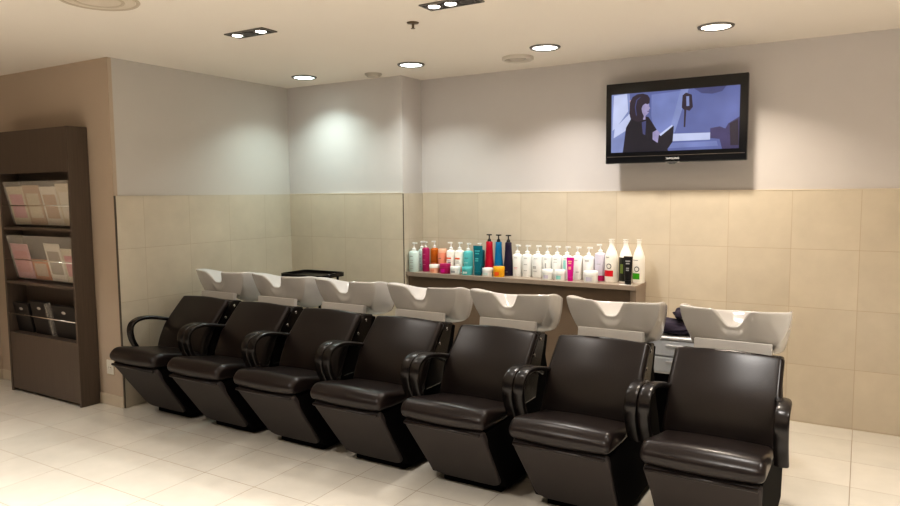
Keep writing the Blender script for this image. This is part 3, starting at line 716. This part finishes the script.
t = empty('tool_trolley', (-4.085, 4.50, 0)); tag(t, 'black trolley with flat lid behind the second chair, its top showing', 'trolley')
def rrect(w, d, r, n=5):
    o = []
    for cx, cy, a0 in ((w-r, d-r, 0), (-w+r, d-r, PI/2), (-w+r, -d+r, PI), (w-r, -d+r, 1.5*PI)):
        for k in range(n+1): o.append((cx+r*math.cos(a0+PI/2*k/n), cy+r*math.sin(a0+PI/2*k/n)))
    return o
def tray(z0, z1, w, d, r=.05, wall=.012, floor_=.01):
    bm = bmesh.new(); O = rrect(w, d, r); I = rrect(w-wall, d-wall, r*.8); n = len(O)
    a = [bm.verts.new((x, y, z0)) for x, y in O]; b = [bm.verts.new((x, y, z1)) for x, y in O]; c = [bm.verts.new((x, y, z1)) for x, y in I]; e = [bm.verts.new((x, y, z0+floor_)) for x, y in I]
    bm.faces.new(list(reversed(a))); bm.faces.new(e)
    for p, q in ((a, b), (b, c), (c, e)):
        for i in range(n): bm.faces.new((p[i], p[(i+1) % n], q[(i+1) % n], q[i]))
    return bm
obj('top_tray', tray(.885, .917, .235, .17), M_['arm'], t, autos=40)
obj('lower_tray', tray(.30, .34, .22, .16), M_['black'], t, autos=40)
for sx in (-1, 1):
    for sy in (-1, 1):
        bm = bmesh.new(); tube(bm, [(sx*.18, sy*.12, .062), (sx*.18, sy*.12, .887)], .011, 10); obj('post', bm, M_['black'], t, smooth=True)
        bm = LA([(0, -.011), (.026, -.011), (.030, -.007), (.030, .007), (.026, .011), (0, .011)], seg=18)
        bmesh.ops.transform(bm, matrix=Matrix.Translation((sx*.18, sy*.12, .030)) @ Matrix.Rotation(PI/2, 4, 'Y'), verts=bm.verts[:])
        obj('caster', bm, M_['black'], t)
bm = bmesh.new(); tube(bm, smoothpts([(.222, -.10, .905), (.262, -.09, .915), (.270, 0, .918), (.262, .09, .915), (.222, .10, .905)], 4), .009, 10); obj('handle', bm, M_['arm'], t, smooth=True)

# ------------------------------------------------------------------ ceiling fittings and light
def glow(name, rgb, s): 
    return mat(name, (.9, .9, .9), .4, emit=rgb, estr=s, noise=.01)
TRIM = mat('grey_metal_trim', (.20, .19, .175), .4, .6, noise=.04, nscale=30)
GIM = mat('dark_gimbal', (.05, .04, .04), .4, .3, noise=.05, nscale=30)
REF = mat('lamp_reflector', (.10, .085, .08), .3, .8, noise=.05, nscale=30)
def light(kind, name, loc_, energy, col, size=.1, rot=(0, 0, 0), spread=PI, spot=None, blend=.6):
    l = bpy.data.lights.new(name, kind); l.energy = energy; l.color = col
    if kind == 'AREA': l.shape = 'DISK'; l.size = size; l.spread = spread
    if kind == 'SPOT': l.spot_size = spot; l.spot_blend = blend; l.shadow_soft_size = size
    if kind == 'POINT': l.shadow_soft_size = size
    o = bpy.data.objects.new(name, l); COL.objects.link(o); o.location = loc_; o.rotation_euler = rot
    return o
DL = [(-4.15, 4.53, (.80, 1.0, .97), 6.5, 'leftmost of the four, coolest in tone'), (-3.06, 4.55, (.92, 1.0, .97), 8, 'second from the left, by the wall corner'), (-1.93, 4.53, (1.0, .96, .92), 13, 'third from the left, beside the round vent'), (-.81, 4.535, (1.0, .88, .74), 17, 'rightmost, above the television')]
for x, y, c, e, l in DL:
    t = empty('downlight', (x, y, ZC)); tag(t, 'round recessed ceiling downlight with grey rim, ' + l, 'ceiling light', 'round ceiling downlights')
    obj('trim_ring', LA([(.086, -.001), (.086, -.009), (.094, -.012), (.104, -.009), (.108, -.0005)], seg=40, caps=False), TRIM, t, smooth=True)
    obj('diffuser', LA([(0, -.005), (.085, -.005), (.085, -.002), (0, -.002)], seg=40), glow('lamp_glow_%s' % l[:4], c, 9), t)
    light('AREA', 'downlight_lamp', (x, y, ZC-.016), e, c, .16, spread=2.1)

def spot_fixture(cx, cy, lamps, label):
    t = empty('recessed_spotlight', (cx, cy, ZC)); tag(t, label, 'ceiling light', 'dark framed spotlights')
    bm = bmesh.new(); w, d, b = .165, .063, .010
    for a in ((-w, w, -d, -d+b), (-w, w, d-b, d), (-w, -w+b, -d+b, d-b), (w-b, w, -d+b, d-b)): box(bm, *a, -.008, -.0005)
    obj('frame', bm, TRIM, t)
    obj('backing_plate', B(-w+b, w-b, -d+b, d-b, -.004, -.0007), GIM, t)
    for lx, on_ in lamps:
        lm = obj('lamp', LA([(.030, -.0045), (.034, -.006), (.046, -.010), (.047, -.0045)], seg=28, cx=lx-cx, caps=False), REF, t, smooth=True)
        obj('bulb', LA([(0, -.0075), (.031, -.0075), (.031, -.0046), (0, -.0046)], seg=28, cx=lx-cx), glow('spot_glow', (1.0, .93, .84), 10) if on_ else GIM, lm)
        if on_: light('SPOT', 'spot_lamp', (lx, cy, ZC-.02), 12, (1.0, .94, .88), .035, spot=2.5, blend=1.0)
spot_fixture(-3.295, 3.125, [(-3.410, True), (-3.305, False), (-3.205, True)], 'dark rectangular recessed spotlight, the left one, with two lit lamps')
spot_fixture(-1.905, 3.220, [(-2.012, True), (-1.910, True), (-1.805, False)], 'dark rectangular recessed spotlight at the top edge, with two lit lamps')

BR = mat('bronze_metal', (.16, .12, .08), .35, .8, noise=.05, nscale=30)
t = empty('fire_sprinkler', (-2.31, 3.46, ZC)); tag(t, 'small bronze fire sprinkler hanging from the ceiling', 'sprinkler')
obj('escutcheon', LA([(0, -.001), (.036, -.001), (.034, -.006), (.014, -.009), (0, -.009)], seg=28), BR, t, smooth=True)
obj('stem', LA([(0, -.009), (.008, -.009), (.007, -.030), (.004, -.034), (0, -.034)], seg=14), BR, t)
obj('deflector', LA([(0, -.034), (.013, -.034), (.013, -.0365), (0, -.0365)], seg=18), BR, t)
PL = mat('ceiling_plastic', (.50, .45, .39), .5, noise=.02, nscale=10)
t = empty('smoke_detector', (-3.56, 4.725, ZC)); tag(t, 'small beige disc detector on the ceiling near the wall corner', 'detector')
obj('base', LA([(0, -.0005), (.072, -.0005), (.070, -.012), (0, -.012)], seg=32), PL, t, autos=40)
obj('cover', LA([(0, -.012), (.060, -.012), (.052, -.028), (.030, -.032), (0, -.032)], seg=32), PL, t, autos=40)
t = empty('air_vent', (-2.24, 4.75, ZC)); tag(t, 'round plaster-coloured air vent beside the third downlight', 'vent')
VN = mat('vent_plastic', (.62, .57, .50), .6, noise=.02, nscale=8)
obj('rim', LA([(.115, -.0005), (.118, -.020), (.106, -.026), (.092, -.020), (.092, -.001)], seg=40, caps=False), VN, t, smooth=True)
obj('valve_disc', LA([(0, -.010), (.05, -.010), (.062, -.014), (.05, -.024), (0, -.026)], seg=36), PL, t, smooth=True)
t = empty('round_ceiling_grille', (-3.40, 2.20, ZC)); tag(t, 'large round flush ceiling grille at the top left', 'vent')
GR = mat('grille_paint', (.60, .53, .44), .7, noise=.02, nscale=8); GD = mat('grille_gap', (.50, .43, .34), .8, noise=.03, nscale=8)
obj('outer_ring', LA([(.176, -.001), (.178, -.006), (.190, -.008), (.196, -.0005)], seg=48, caps=False), GD, t, smooth=True)
obj('panel', LA([(0, -.006), (.150, -.006), (.172, -.004), (.172, -.001), (0, -.001)], seg=48), GR, t, autos=40)
obj('inner_ring', LA([(.105, -.0062), (.108, -.010), (.120, -.010), (.123, -.0062)], seg=48, caps=False), GD, t, smooth=True)

# unseen ceiling fill lamps added in front of the chairs and over the room
for x, y, e in ((-.5, 3.15, 4), (.9, 3.15, 14), (-3.3, 1.1, 30), (-1.9, 1.1, 38), (-.5, 1.1, 40), (.9, 1.1, 44), (-1.9, -.9, 40), (.3, -.9, 40), (2.5, 1.5, 40), (2.2, 3.6, 30), (-5.3, 1.5, 15), (-4.6, .0, 14)):  # far-left ones added to brighten the rack corner
    light('AREA', 'unseen_fill_lamp', (x, y, ZC-.02), e*1.0, (1.0, .96, .92), .16, spread=1.6)

W = bpy.data.worlds.new('World'); S.world = W; W.use_nodes = True
bg = W.node_tree.nodes['Background']; bg.inputs[0].default_value = (1.0, .955, .90, 1); bg.inputs[1].default_value = 0.13

# ------------------------------------------------------------------ camera
cd = bpy.data.cameras.new('camera'); cam = bpy.data.objects.new('camera', cd); COL.objects.link(cam)
cd.sensor_width = 36; cd.sensor_fit = 'HORIZONTAL'; cd.lens = 690.02/900*36; cd.clip_start = .05
yaw, pitch, roll = .539, .0865, -.0083
cy, sy, cp, spn = math.cos(yaw), math.sin(yaw), math.cos(pitch), math.sin(pitch)
fwd = Vector((-sy*cp, cy*cp, -spn)); up0 = Vector((-sy*spn, cy*spn, cp)); rt0 = Vector((cy, sy, 0))
cr, sr = math.cos(roll), math.sin(roll)
rt = rt0*cr + up0*sr; up = -rt0*sr + up0*cr
R = Matrix((rt, up, -fwd)).transposed()
cam.matrix_world = Matrix.Translation((0, 0, 1.594)) @ R.to_4x4()
S.camera = cam
S.view_settings.view_transform = 'Standard'
S.view_settings.look = 'Medium High Contrast'
S.view_settings.exposure = -0.03
